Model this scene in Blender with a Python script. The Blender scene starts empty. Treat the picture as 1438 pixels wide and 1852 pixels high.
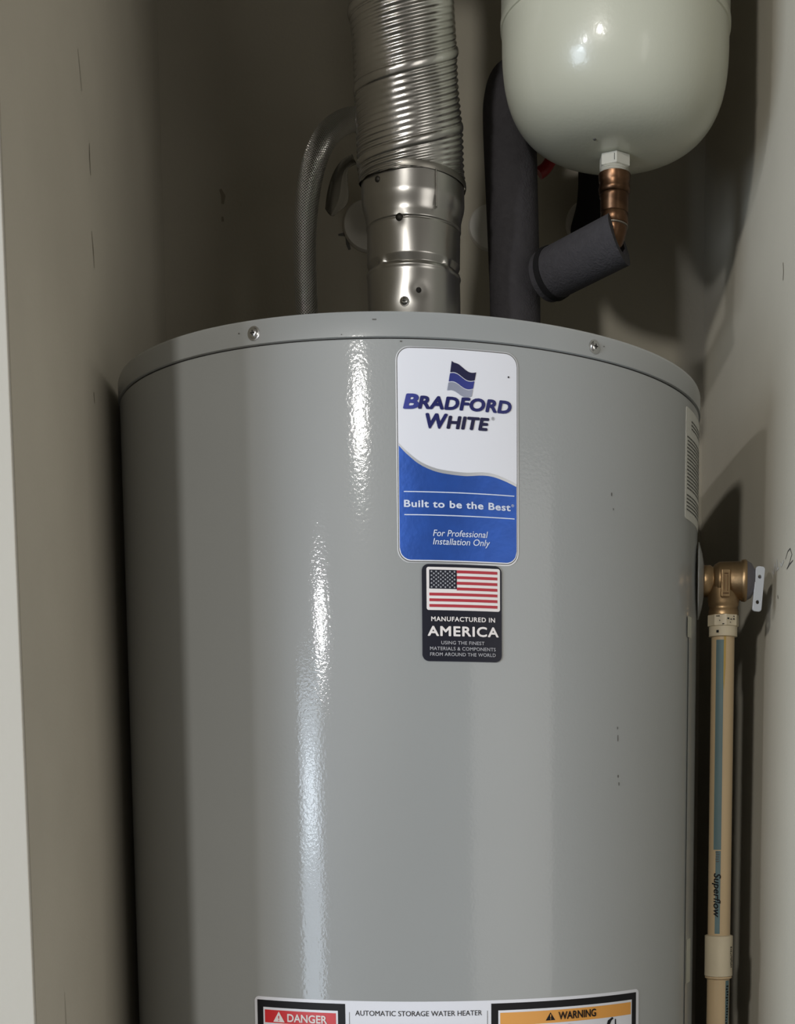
import bpy, bmesh, math, random
from mathutils import Vector, Matrix

random.seed(7)
scene = bpy.context.scene
COL = scene.collection

# ------------------------------------------------------------------ camera
# A crop out of a larger phone picture: the optical centre lies low and right of
# the crop's middle, so the lens is shifted.
IMG_W, IMG_H = 1438.0, 1852.0
F_PX, CX, CY = 2650.5, 979.17, 1741.06
YAW, PITCH = 0.0836, -0.1146
CAM_Z = 1.20
cam_data = bpy.data.cameras.new('camera')
cam = bpy.data.objects.new('camera', cam_data)
COL.objects.link(cam)
cam_data.sensor_fit = 'HORIZONTAL'
cam_data.sensor_width = 36.0
cam_data.lens = F_PX / IMG_W * 36.0
cam_data.shift_x = (IMG_W / 2 - CX) / IMG_W
cam_data.shift_y = (CY - IMG_H / 2) / IMG_W
cam_data.clip_start = 0.02
fwd = Vector((math.sin(YAW) * math.cos(PITCH), math.cos(YAW) * math.cos(PITCH), math.sin(PITCH)))
right = Vector((math.cos(YAW), -math.sin(YAW), 0))
up = right.cross(fwd)
M = Matrix((right, up, -fwd)).transposed().to_4x4()
M.translation = Vector((0, -1.3662, CAM_Z))
cam.matrix_world = M
scene.camera = cam

# ------------------------------------------------------------------ light
world = bpy.data.worlds.new('room_ambient')
scene.world = world
world.use_nodes = True
bgn = world.node_tree.nodes['Background']
bgn.inputs['Color'].default_value = (1.0, 0.93, 0.80, 1)
bgn.inputs['Strength'].default_value = 0.125


def point_lamp(name, loc, power, radius, color):
    d = bpy.data.lights.new(name, 'POINT')
    d.energy = power
    d.shadow_soft_size = radius
    d.color = color
    o = bpy.data.objects.new(name, d)
    o.location = loc
    COL.objects.link(o)
    return o


def area_light(name, loc, target, w, h, power, color):
    d = bpy.data.lights.new(name, 'AREA')
    d.shape = 'RECTANGLE'
    d.size, d.size_y = w, h
    d.energy = power
    d.color = color
    o = bpy.data.objects.new(name, d)
    o.location = loc
    v = Vector(target) - Vector(loc)
    o.rotation_euler = v.to_track_quat('-Z', 'Y').to_euler()
    COL.objects.link(o)
    return o


point_lamp('ceiling_globe_lamp', (-1.24, -3.54, 2.34), 136, 0.10, (1.0, 0.97, 0.91))
point_lamp('hall_globe_lamp', (-4.00, -5.65, 2.08), 195, 0.14, (0.97, 0.97, 1.0))
area_light('daylight_window', (-4.0, -4.7, 1.18), (0, 0, 1.2), 0.40, 0.40, 12, (0.80, 0.90, 1.0))
area_light('daylight_doorway', (-3.3, -3.0, 0.85), (0, 0, 1.0), 1.9, 1.5, 94, (0.74, 0.86, 1.0))
area_light('side_fill', (3.0, -3.4, 1.2), (-0.2, 0, 1.0), 3.6, 2.3, 50, (1.0, 0.96, 0.90))  # added soft fill from front right, brightens the left wall

scene.view_settings.view_transform = 'Standard'
scene.view_settings.look = 'None'
scene.view_settings.gamma = 1.0
scene.view_settings.use_curve_mapping = False
scene.view_settings.exposure = 0.0


# ------------------------------------------------------------------ helpers
def srgb(r, g, b):
    def f(c):
        c /= 255.0
        return c / 12.92 if c <= 0.04045 else ((c + 0.055) / 1.055) ** 2.4
    return (f(r), f(g), f(b), 1.0)


MATS = {}


def mat(name, color, rough=0.5, metal=0.0, spec=0.5, coat=0.0, coat_rough=0.1, bump=0.0, bscale=200.0,
        var=0.0, vscale=6.0, color2=None, detail=3.0, stretch=None, dif=0.0):
    m = bpy.data.materials.new(name)
    m.use_nodes = True
    nt = m.node_tree
    p = nt.nodes['Principled BSDF']
    p.inputs['Base Color'].default_value = color
    p.inputs['Roughness'].default_value = rough
    p.inputs['Metallic'].default_value = metal
    if 'Diffuse Roughness' in p.inputs:
        p.inputs['Diffuse Roughness'].default_value = dif
    p.inputs['Specular IOR Level'].default_value = spec
    p.inputs['Coat Weight'].default_value = coat
    p.inputs['Coat Roughness'].default_value = coat_rough
    tc = nt.nodes.new('ShaderNodeTexCoord')
    vec = tc.outputs['Object']
    if stretch:
        mp = nt.nodes.new('ShaderNodeMapping')
        mp.inputs['Scale'].default_value = stretch
        nt.links.new(vec, mp.inputs['Vector'])
        vec = mp.outputs['Vector']
    if var > 0 or color2:
        n = nt.nodes.new('ShaderNodeTexNoise')
        n.inputs['Scale'].default_value = vscale
        n.inputs['Detail'].default_value = detail
        nt.links.new(vec, n.inputs['Vector'])
        ramp = nt.nodes.new('ShaderNodeValToRGB')
        ramp.color_ramp.elements[0].position = 0.35
        ramp.color_ramp.elements[1].position = 0.68
        c2 = color2 or tuple(c * (1 - var) for c in color[:3]) + (1,)
        ramp.color_ramp.elements[0].color = c2
        ramp.color_ramp.elements[1].color = color
        nt.links.new(n.outputs['Fac'], ramp.inputs['Fac'])
        nt.links.new(ramp.outputs['Color'], p.inputs['Base Color'])
    if bump > 0:
        n2 = nt.nodes.new('ShaderNodeTexNoise')
        n2.inputs['Scale'].default_value = bscale
        n2.inputs['Detail'].default_value = 2.0
        nt.links.new(vec, n2.inputs['Vector'])
        b = nt.nodes.new('ShaderNodeBump')
        b.inputs['Strength'].default_value = bump
        b.inputs['Distance'].default_value = 0.001
        nt.links.new(n2.outputs['Fac'], b.inputs['Height'])
        nt.links.new(b.outputs['Normal'], p.inputs['Normal'])
        if coat > 0:
            nt.links.new(b.outputs['Normal'], p.inputs['Coat Normal'])
    MATS[name] = m
    return m


def braid_material():
    m = bpy.data.materials.new('braided_steel')
    m.use_nodes = True
    nt = m.node_tree
    p = nt.nodes['Principled BSDF']
    p.inputs['Metallic'].default_value = 1.0
    p.inputs['Roughness'].default_value = 0.32
    uv = nt.nodes.new('ShaderNodeUVMap')
    sep = nt.nodes.new('ShaderNodeSeparateXYZ')
    nt.links.new(uv.outputs['UV'], sep.inputs['Vector'])

    def mth(op, a, b=None):
        n = nt.nodes.new('ShaderNodeMath')
        n.operation = op
        for i, v in enumerate((a, b)):
            if v is None:
                continue
            if isinstance(v, (int, float)):
                n.inputs[i].default_value = v
            else:
                nt.links.new(v, n.inputs[i])
        return n.outputs[0]
    U = mth('MULTIPLY', sep.outputs['X'], 2 * math.pi * 24)
    V = mth('MULTIPLY', sep.outputs['Y'], 2 * math.pi / 0.0026)
    a = mth('SINE', mth('ADD', U, V))
    b = mth('SINE', mth('SUBTRACT', U, V))
    h = mth('MAXIMUM', a, b)
    bump = nt.nodes.new('ShaderNodeBump')
    bump.inputs['Strength'].default_value = 0.9
    bump.inputs['Distance'].default_value = 0.0006
    nt.links.new(h, bump.inputs['Height'])
    nt.links.new(bump.outputs['Normal'], p.inputs['Normal'])
    ramp = nt.nodes.new('ShaderNodeValToRGB')
    ramp.color_ramp.elements[0].color = srgb(96, 94, 90)
    ramp.color_ramp.elements[1].color = srgb(214, 212, 208)
    nt.links.new(mth('ADD', mth('MULTIPLY', h, 0.5), 0.5), ramp.inputs['Fac'])
    nt.links.new(ramp.outputs['Color'], p.inputs['Base Color'])
    MATS['braided_steel'] = m
    return m


mat('wall_paint', srgb(190, 184, 169), 0.75, dif=0.5, bump=0.25, bscale=260, var=0.10, vscale=5.0, spec=0.3)
mat('jamb_paint', srgb(188, 184, 174), 0.6, bump=0.15, bscale=200, spec=0.3)
mat('concrete', srgb(140, 136, 130), 0.8, bump=0.3, bscale=60, var=0.2, vscale=4)
mat('heater_paint', srgb(163, 165, 164), 0.45, dif=1.0, spec=0.5, coat=0.45, coat_rough=0.07, bump=0.075, bscale=420, var=0.02, vscale=9)
mat('heater_cap_paint', srgb(163, 165, 164), 0.42, dif=1.0, spec=0.5, coat=0.5, coat_rough=0.12, bump=0.05, bscale=420, var=0.03, vscale=14)
mat('dark_gap', srgb(40, 38, 36), 0.9)
mat('hood_steel', srgb(70, 68, 64), 0.55, metal=0.9, var=0.3, vscale=20)
mat('zinc', srgb(205, 205, 205), 0.22, metal=1.0)
mat('galvanized', srgb(196, 194, 190), 0.29, metal=1.0, var=0.14, vscale=18, bump=0.05, bscale=90, stretch=(1, 1, 0.25))
mat('galvanized_dull', srgb(150, 147, 140), 0.38, metal=1.0, var=0.2, vscale=25, bump=0.06, bscale=120)
mat('duct_foil', srgb(206, 204, 200), 0.26, metal=1.0, var=0.12, vscale=30, bump=0.12, bscale=180)
mat('tank_enamel', srgb(208, 208, 190), 0.33, coat=0.5, coat_rough=0.12, bump=0.10, bscale=320, spec=0.5)
mat('white_plastic', srgb(205, 202, 190), 0.5)
mat('white_plate', srgb(215, 212, 205), 0.4)
mat('copper', srgb(132, 100, 76), 0.34, metal=1.0, var=0.45, vscale=55, color2=srgb(86, 64, 48), bump=0.08, bscale=160)
mat('solder', srgb(150, 142, 130), 0.45, metal=0.9)
mat('brass', srgb(186, 156, 118), 0.42, metal=1.0, var=0.25, vscale=40, bump=0.12, bscale=300)
mat('foam', srgb(76, 74, 77), 0.95, bump=0.8, bscale=480, var=0.12, vscale=160, spec=0.15)
mat('foam_cut', srgb(58, 56, 60), 1.0, bump=0.8, bscale=500, spec=0.1)
mat('foam_black', srgb(34, 33, 34), 0.9, bump=0.4, bscale=400, spec=0.15)
mat('red_vinyl', srgb(150, 28, 30), 0.45)
mat('cap_grey', srgb(120, 116, 122), 0.4, metal=0.6)
mat('lever_metal', srgb(208, 210, 214), 0.42, metal=0.25)
mat('cpvc', srgb(206, 180, 142), 0.45, var=0.08, vscale=30, stretch=(1, 1, 0.2))
mat('cpvc_ivory', srgb(214, 200, 172), 0.5, var=0.05, vscale=60)
mat('primer', srgb(190, 158, 84), 0.4)
mat('teal_print', srgb(112, 140, 144), 0.5, var=0.3, vscale=40, stretch=(1, 1, 0.25))
mat('black_print', srgb(20, 19, 23), 0.55, spec=0.25)
mat('label_white', srgb(226, 227, 234), 0.35, spec=0.5)
mat('label_paper', srgb(222, 220, 212), 0.6)
mat('label_silver', srgb(196, 198, 202), 0.3, metal=0.5)
mat('label_blue', srgb(45, 90, 180), 0.36, metal=0.5, var=0.14, vscale=70, bump=0.1, bscale=260)
mat('label_line', srgb(214, 222, 238), 0.4)
mat('navy_foil', srgb(38, 42, 104), 0.34, metal=0.35)
mat('navy_dark', srgb(26, 27, 66), 0.4, metal=0.2)
mat('violet_foil', srgb(70, 78, 160), 0.3, metal=0.6)
mat('silver_foil', srgb(176, 182, 204), 0.3, metal=0.6)
mat('label_navy', srgb(20, 22, 36), 0.42, spec=0.3)
mat('flag_white', srgb(232, 226, 224), 0.45)
mat('flag_red', srgb(176, 44, 58), 0.45)
mat('star_grey', srgb(170, 170, 176), 0.5)
mat('danger_red', srgb(206, 34, 40), 0.4)
mat('warning_orange', srgb(228, 160, 74), 0.4)
mat('scuff_dark', srgb(142, 135, 120), 0.9)
mat('scuff_grey', srgb(96, 94, 90), 0.7)
mat('scuff_white', srgb(222, 220, 214), 0.8)
mat('clear_tag', srgb(96, 92, 82), 0.25, coat=0.3)
mat('tape', srgb(196, 196, 184), 0.35)
braid_material()


def mesh_obj(name, verts, faces, material, parent=None, smooth=True, uvs=None, sharp=40):
    me = bpy.data.meshes.new(name)
    me.from_pydata([tuple(v) for v in verts], [], faces)
    if uvs:
        l = me.uv_layers.new(name='UVMap')
        for i, uv in enumerate(uvs):
            l.data[i].uv = uv
    me.update()
    if smooth:
        me.polygons.foreach_set('use_smooth', [True] * len(me.polygons))
        me.set_sharp_from_angle(angle=math.radians(sharp))
    me.materials.append(MATS[material])
    o = bpy.data.objects.new(name, me)
    COL.objects.link(o)
    if parent:
        o.parent = parent
    return o


def thing(name, label, cat, loc=(0, 0, 0), group=None):
    o = bpy.data.objects.new(name, None)
    o.empty_display_size = 0.05
    o.location = loc
    o['label'] = label
    o['category'] = cat
    if group:
        o['group'] = group
    COL.objects.link(o)
    return o


def tag(o, label, cat=None, group=None):
    o['label'] = label
    if cat:
        o['category'] = cat
    if group:
        o['group'] = group
    return o


def local(o, parent):
    """o was modelled in world coordinates: keep it there under a moved parent"""
    o.parent = parent
    w, p = Vector((0, 0, 0)), parent
    while p:
        w += Vector(p.location)
        p = p.parent
    o.location = -w
    return o


def frame_of(axis):
    a = Vector(axis).normalized()
    t = Vector((0, 0, 1)) if abs(a.z) < 0.9 else Vector((1, 0, 0))
    x = t.cross(a).normalized()
    y = a.cross(x)
    return x, y, a


def lathe(name, prof, origin, axis, material, parent=None, n=48, caps=True, sharp=35, rfun=None):
    """prof: list of (along, radius)"""
    x, y, a = frame_of(axis)
    o = Vector(origin)
    vs, fs = [], []
    for (h, r) in prof:
        for i in range(n):
            t = 2 * math.pi * i / n
            rr = rfun(t, h, r) if rfun else r
            vs.append(o + a * h + (x * math.cos(t) + y * math.sin(t)) * rr)
    for k in range(len(prof) - 1):
        for i in range(n):
            j = (i + 1) % n
            fs.append((k * n + i, k * n + j, (k + 1) * n + j, (k + 1) * n + i))
    if caps:
        fs.append(tuple(reversed(range(n))))
        b = (len(prof) - 1) * n
        fs.append(tuple(range(b, b + n)))
    ob = mesh_obj(name, vs, fs, material, None, sharp=sharp)
    if parent:
        local(ob, parent)
    return ob


def smooth_path(pts, per=10):
    P = [Vector(p) for p in pts]
    P = [P[0] * 2 - P[1]] + P + [P[-1] * 2 - P[-2]]
    out = []
    for i in range(1, len(P) - 2):
        for k in range(per):
            t = k / per
            a, b, c, d = P[i - 1], P[i], P[i + 1], P[i + 2]
            out.append(0.5 * ((2 * b) + (c - a) * t + (2 * a - 5 * b + 4 * c - d) * t * t + (3 * b - a - 3 * c + d) * t ** 3))
    out.append(P[-2].copy())
    return out


def tube(name, pts, radius, material, parent=None, n=24, per=10, smooth=True, caps=True, inner=None):
    path = smooth_path(pts, per) if smooth else [Vector(p) for p in pts]
    x, y, a = frame_of(path[1] - path[0])
    rings, L, s = [], [], 0.0
    for i, p in enumerate(path):
        if i == 0:
            d = path[1] - path[0]
        elif i == len(path) - 1:
            d = path[-1] - path[-2]
        else:
            d = path[i + 1] - path[i - 1]
        d.normalize()
        x = (x - d * x.dot(d)).normalized()
        y = d.cross(x)
        if i:
            s += (p - path[i - 1]).length
        r = radius(i / (len(path) - 1)) if callable(radius) else radius
        rings.append([p + (x * math.cos(2 * math.pi * k / n) + y * math.sin(2 * math.pi * k / n)) * r for k in range(n)])
        L.append(s)
    vs = [v for ring in rings for v in ring]
    fs, uv = [], []
    for i in range(len(rings) - 1):
        for k in range(n):
            j = (k + 1) % n
            fs.append((i * n + k, i * n + j, (i + 1) * n + j, (i + 1) * n + k))
            uv += [(k / n, L[i]), ((k + 1) / n, L[i]), ((k + 1) / n, L[i + 1]), (k / n, L[i + 1])]
    if caps:
        fs.append(tuple(reversed(range(n))))
        uv += [(0, 0)] * n
        b = (len(rings) - 1) * n
        fs.append(tuple(range(b, b + n)))
        uv += [(0, 0)] * n
    ob = mesh_obj(name, vs, fs, material, None, uvs=uv, sharp=50)
    if parent:
        local(ob, parent)
    return ob


def box(name, lo, hi, material, parent=None, bevel=0.0):
    bm = bmesh.new()
    bmesh.ops.create_cube(bm, size=1.0)
    for v in bm.verts:
        v.co = Vector([lo[i] + (v.co[i] + 0.5) * (hi[i] - lo[i]) for i in range(3)])
    if bevel:
        bmesh.ops.bevel(bm, geom=bm.edges[:], offset=bevel, segments=3, affect='EDGES', profile=0.5)
    me = bpy.data.meshes.new(name)
    bm.to_mesh(me)
    bm.free()
    me.materials.append(MATS[material])
    o = bpy.data.objects.new(name, me)
    COL.objects.link(o)
    if parent:
        local(o, parent)
    return o


def structure(o, label=None):
    o['kind'] = 'structure'
    if label:
        o['label'] = label
    return o


# wrapping flat artwork: (s, z) in metres -> onto a standing cylinder
def wrap(cx, cy, r, z0=0.0):
    def f(s, z, off):
        t = s / r
        return Vector((cx + (r + off) * math.sin(t), cy - (r + off) * math.cos(t), z0 + z))
    return f


def strip(name, fn, s0, s1, top, bot, off, material, parent, n=None):
    """a patch between bot(s) and top(s)"""
    n = n or max(2, int(abs(s1 - s0) / 0.003) + 1)
    tf = top if callable(top) else (lambda s: top)
    bf = bot if callable(bot) else (lambda s: bot)
    vs, fs = [], []
    for i in range(n + 1):
        s = s0 + (s1 - s0) * i / n
        vs.append(fn(s, bf(s), off))
        vs.append(fn(s, tf(s), off))
    for i in range(n):
        fs.append((2 * i, 2 * i + 2, 2 * i + 3, 2 * i + 1))
    ob = mesh_obj(name, vs, fs, material, None, sharp=80)
    if parent:
        local(ob, parent)
    return ob


def rounded(name, fn, s0, s1, z0, z1, rad, off, material, parent, tilt=0.0, thick=0.0):
    ss = []
    k = 8
    for i in range(k + 1):
        ss.append(s0 + rad * (1 - math.cos(math.pi / 2 * i / k)))
    m = max(2, int((s1 - s0 - 2 * rad) / 0.003))
    for i in range(1, m):
        ss.append(s0 + rad + (s1 - s0 - 2 * rad) * i / m)
    for i in range(k + 1):
        ss.append(s1 - rad * (1 - math.sin(math.pi / 2 * i / k)))
    vs, fs = [], []

    def inset(s):
        d = 0.0
        if s < s0 + rad:
            d = rad - math.sqrt(max(0, rad * rad - (s0 + rad - s) ** 2))
        elif s > s1 - rad:
            d = rad - math.sqrt(max(0, rad * rad - (s - s1 + rad) ** 2))
        return d
    for s in ss:
        d = inset(s)
        vs.append(fn(s, z0 + d + tilt * s, off))
        vs.append(fn(s, z1 - d + tilt * s, off))
    N = len(ss)
    for i in range(N - 1):
        fs.append((2 * i, 2 * i + 2, 2 * i + 3, 2 * i + 1))
    if thick:
        b = len(vs)
        for s in ss:
            d = inset(s)
            vs.append(fn(s, z0 + d + tilt * s, off - thick))
            vs.append(fn(s, z1 - d + tilt * s, off - thick))
        for i in range(N - 1):
            fs.append((b + 2 * i, 2 * i + 0, 2 * i + 2, b + 2 * i + 2)[::-1])
            fs.append((2 * i + 1, b + 2 * i + 1, b + 2 * i + 3, 2 * i + 3)[::-1])
        fs.append((0, 1, b + 1, b))
        e = 2 * (N - 1)
        fs.append((e, b + e, b + e + 1, e + 1))
    ob = mesh_obj(name, vs, fs, material, None, sharp=60)
    if parent:
        local(ob, parent)
    return ob


def flat_text(body, bold=0.0, shear=0.0, spacing=1.0):
    """-> verts (x, y) and triangles of filled lettering, cap height about 0.7"""
    cu = bpy.data.curves.new('lettering', 'FONT')
    cu.body = body
    cu.size = 1.0
    cu.shear = shear
    cu.space_character = spacing
    cu.resolution_u = 4
    cu.fill_mode = 'BOTH'
    ob = bpy.data.objects.new('lettering', cu)
    COL.objects.link(ob)
    dg = bpy.context.evaluated_depsgraph_get()
    dg.update()
    me = ob.evaluated_get(dg).to_mesh()
    vs = [(v.co.x, v.co.y) for v in me.vertices]
    fs = [tuple(p.vertices) for p in me.polygons]
    ob.evaluated_get(dg).to_mesh_clear()
    bpy.data.objects.remove(ob)
    bpy.data.curves.remove(cu)
    if bold > 0:                       # heavier strokes: the same outline laid over itself, shifted all round
        v0, f0 = vs, fs
        vs, fs = list(v0), list(f0)
        for k in range(8):
            dx, dy = bold * math.cos(k * math.pi / 4), bold * math.sin(k * math.pi / 4)
            b = len(vs)
            vs += [(x + dx, y + dy, k + 1) for x, y in v0]
            fs += [tuple(i + b for i in f) for f in f0]
    return vs, fs


_cap = {}


def lettering(name, fn, body, s0, s1, base, cap, off, material, parent, bold=0.0, shear=0.0, tilt=0.0, spacing=1.0, turn=False):
    """fit the line between s0 and s1; base line height and cap height are given"""
    vs, fs = flat_text(body, bold, shear, spacing)
    if bold not in _cap:
        h, _ = flat_text('H', bold)
        _cap[bold] = (min(v[1] for v in h), max(v[1] for v in h))
    y0, y1 = _cap[bold]
    x0, x1 = min(v[0] for v in vs), max(v[0] for v in vs)
    kx, ky = (s1 - s0) / (x1 - x0), cap / (y1 - y0)
    out = []
    for q in vs:
        x, y = q[0], q[1]
        oo = off + (q[2] if len(q) > 2 else 0) * 0.00003      # stacked, never in one plane
        u, v = s0 + (x - x0) * kx, (y - y0) * ky
        if turn:                       # runs downwards: u is depth below 'base', v across
            out.append(fn(tilt + v, base - u, oo))
        else:
            out.append(fn(u, base + v + tilt * u, oo))
    ob = mesh_obj(name, out, fs, material, None, smooth=False)
    if parent:
        local(ob, parent)
    return ob


def polygon(name, fn, pts, off, material, parent, tilt=0.0):
    vs = [fn(s, z + tilt * s, off) for s, z in pts]
    ob = mesh_obj(name, vs, [tuple(range(len(vs)))], material, None, smooth=False)
    if parent:
        local(ob, parent)
    return ob


# ------------------------------------------------------------------ the closet
WR, WB, WF = 0.322, 0.315, -0.395
WLF, WLB = -0.2495, -0.2664        # the left wall leans out a little towards the back


def left_x(y):
    return WLF + (WLB - WLF) * (y - WF) / (WB - WF)


CEIL = 2.44
pl_ = [(WLF, WF), (WLB, WB), (WLB - 0.13, WB), (WLF - 0.12, WF)]
wall_left = structure(mesh_obj('wall_left', [(x, y, 0) for x, y in pl_] + [(x, y, CEIL) for x, y in pl_],
                               [(0, 1, 5, 4), (1, 2, 6, 5), (2, 3, 7, 6), (3, 0, 4, 7), (0, 3, 2, 1), (4, 5, 6, 7)], 'wall_paint', smooth=False))
wall_back = structure(box('wall_back', (WLB - 0.13, WB, 0), (WR, WB + 0.10, CEIL), 'wall_paint'))
wall_right = structure(box('wall_right', (WR, WF, 0), (WR + 0.12, WB + 0.10, CEIL), 'wall_paint', bevel=0.0015))
wall_front_a = structure(box('wall_front', (WLF - 1.6, WF, 0), (WLF - 0.125, WF + 0.12, CEIL), 'jamb_paint'))
wall_front_b = structure(box('wall_front', (WR + 0.12, WF, 0), (WR + 1.6, WF + 0.12, CEIL), 'jamb_paint'))
header = structure(box('wall_header', (WLF - 0.001, WF, 2.10), (WR, WF + 0.12, CEIL), 'wall_paint'))
ceiling = structure(box('ceiling', (WLF - 0.12, WF, CEIL), (WR + 0.12, WB + 0.10, CEIL + 0.05), 'wall_paint'))
floor = structure(box('floor', (-7, -9, -0.05), (4, WB + 0.10, 0.0), 'concrete'))
jamb = structure(box('trim_1', (WLF - 0.115, WF - 0.004, 0.0), (WLF - 0.0002, WF + 0.0002, 2.10), 'jamb_paint', bevel=0.001))


def scuff(wall, name, plane, pos, pts, width, material):
    """a thin drawn stroke lying on a wall; pts in the wall's (horizontal, z) plane"""
    vs, fs = [], []
    n = len(pts)
    for i, (a, z) in enumerate(pts):
        p = Vector(pts[min(i + 1, n - 1)]) - Vector(pts[max(i - 1, 0)])
        p.normalize()
        nn = Vector((-p.y, p.x))
        w = width * (0.35 + 0.65 * math.sin(math.pi * (i + 0.5) / n)) * random.uniform(0.7, 1.2) / 2
        for sgn in (1, -1):
            q = (a + nn.x * w * sgn, z + nn.y * w * sgn)
            vs.append((pos if pos is not None else left_x(q[0]) + 0.0005, q[0], q[1]) if plane == 'X' else (q[0], pos, q[1]))
    for i in range(n - 1):
        fs.append((2 * i, 2 * i + 1, 2 * i + 3, 2 * i + 2))
    o = mesh_obj(name, vs, fs, material, wall, smooth=False)
    return o


for pts, w, m in (
        ([(-0.139, 1.770), (-0.134, 1.758), (-0.129, 1.744)], 0.0016, 'scuff_dark'),
        ([(-0.104, 1.716), (-0.105, 1.705), (-0.103, 1.692)], 0.0022, 'scuff_dark'),
        ([(-0.107, 1.648), (-0.103, 1.636), (-0.100, 1.622)], 0.0022, 'scuff_dark'),
        ([(-0.121, 1.52), (-0.119, 1.512)], 0.002, 'scuff_dark'),
        ([(-0.31, 1.06), (-0.309, 1.04), (-0.309, 1.025)], 0.0010, 'scuff_dark'),
        ([(-0.272, 0.995), (-0.271, 0.990)], 0.0014, 'scuff_dark')):
    scuff(wall_left, 'scuff_mark', 'X', None, pts, w, m)
for pts, w, m in (
        ([(-0.205, 1.845), (-0.202, 1.838), (-0.203, 1.830)], 0.004, 'scuff_dark'),
        ([(-0.2035, 1.817), (-0.2032, 1.812)], 0.003, 'scuff_dark'),
        ([(-0.080, 1.802), (-0.072, 1.803), (-0.066, 1.800)], 0.004, 'scuff_grey'),
        ([(-0.071, 1.800), (-0.070, 1.793), (-0.068, 1.787)], 0.005, 'scuff_grey')):
    scuff(wall_back, 'scuff_mark', 'Y', WB - 0.0004, pts, w, m)
for pts, w, m in (
        ([(-0.030, 1.4005), (-0.036, 1.397), (-0.040, 1.405), (-0.045, 1.398)], 0.0036, 'scuff_white'),
        ([(-0.047, 1.408), (-0.049, 1.399), (-0.055, 1.400)], 0.0034, 'scuff_white'),
        ([(-0.058, 1.404), (-0.064, 1.400), (-0.072, 1.403)], 0.0028, 'scuff_white'),
        ([(-0.078, 1.4035), (-0.086, 1.409), (-0.094, 1.410), (-0.100, 1.404), (-0.092, 1.398), (-0.084, 1.394)], 0.0014, 'scuff_grey'),
        ([(-0.084, 1.3945), (-0.094, 1.397), (-0.104, 1.3985)], 0.0014, 'scuff_grey'),
        ([(-0.052, 1.376), (-0.054, 1.373)], 0.002, 'scuff_dark'),
        ([(-0.05, 1.66), (-0.052, 1.652), (-0.051, 1.645)], 0.002, 'scuff_dark')):
    scuff(wall_right, 'scuff_mark', 'X', WR - 0.0004, pts, w, m)

# ------------------------------------------------------------------ water heater
R = 0.254
Z0 = CAM_Z                      # artwork heights below are measured from here
HT = Z0 + 0.3477                # top of the cap
HS = Z0 + 0.3285                # seam under the cap band
heater = thing('water_heater', 'tall grey cylindrical tank water heater with blue and white label', 'water heater')
lathe('jacket', [(0.06, R - 0.004), (0.064, R), (HS - 0.0012, R), (HS - 0.0004, R - 0.0008)], (0, 0, 0), (0, 0, 1), 'heater_paint', heater, n=256, caps=True)
lathe('seam_gap', [(HS - 0.002, R - 0.0012), (HS + 0.003, R - 0.0012)], (0, 0, 0), (0, 0, 1), 'dark_gap', heater, n=256, caps=True)
cap_prof = [(HS + 0.0005, R - 0.001), (HS + 0.0009, R + 0.0012), (HT - 0.003, R + 0.0012), (HT - 0.0009, R + 0.0004), (HT, R - 0.002),
            (HT - 0.0005, R - 0.010), (HT - 0.0005, 0.02)]
lathe('top_cap', cap_prof, (0, 0, 0), (0, 0, 1), 'heater_cap_paint', heater, n=256, caps=True, sharp=50)
lathe('base_ring', [(0.0, R - 0.02), (0.06, R - 0.02)], (0, 0, 0), (0, 0, 1), 'dark_gap', heater, n=64)


def cross_screw(parent, p, nrm, r, name='screw', h=0.0022, m='zinc'):
    """round washer head screw with a cross recess"""
    nrm = Vector(nrm).normalized()
    prof = [(-0.001, r), (0.0005, r), (0.0007, r * 0.78), (h * 0.75, r * 0.66), (h, r * 0.38), (h * 1.03, 0.0002)]
    sc = lathe(name, prof, p, nrm, m, parent, n=24, sharp=45)
    x, y, a = frame_of(nrm)
    for k, d in enumerate((x, y)):
        e = y if k == 0 else x
        c = Vector(p) + a * (h * 0.93)
        vs = []
        for dz in (0, 0.00035):
            for u, v in ((-1, -1), (1, -1), (1, 1), (-1, 1)):
                vs.append(c + d * (u * r * 0.36) + e * (v * r * 0.09) + a * dz)
        fs = [(0, 3, 2, 1), (4, 5, 6, 7), (0, 1, 5, 4), (1, 2, 6, 5), (2, 3, 7, 6), (3, 0, 4, 7)]
        o = mesh_obj('slot', vs, fs, 'dark_gap', sc, smooth=False)
    return sc


cyl = wrap(0, 0, R, Z0)
for s in (-0.121, 0.1436, 0.42, -0.40):
    t = s / R
    cross_screw(heater, cyl(s, 0.337, 0.0012), (math.sin(t), -math.cos(t), 0), 0.0052)

# --- brand label
mm = 0.001
brand = rounded('brand_label', cyl, -13.3 * mm, 78.2 * mm, 169.2 * mm, 323.0 * mm, 10 * mm, 0.0004, 'label_silver', heater, thick=0.0004)
tag(brand, 'white and blue brand sticker with rounded silver edge')
rounded('edge_line', cyl, -12.4 * mm, 77.3 * mm, 170.2 * mm, 322.2 * mm, 9.2 * mm, 0.0005, 'scuff_grey', brand)
rounded('white_field', cyl, -11.8 * mm, 76.8 * mm, 170.8 * mm, 321.6 * mm, 8.8 * mm, 0.0007, 'label_white', brand)


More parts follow.
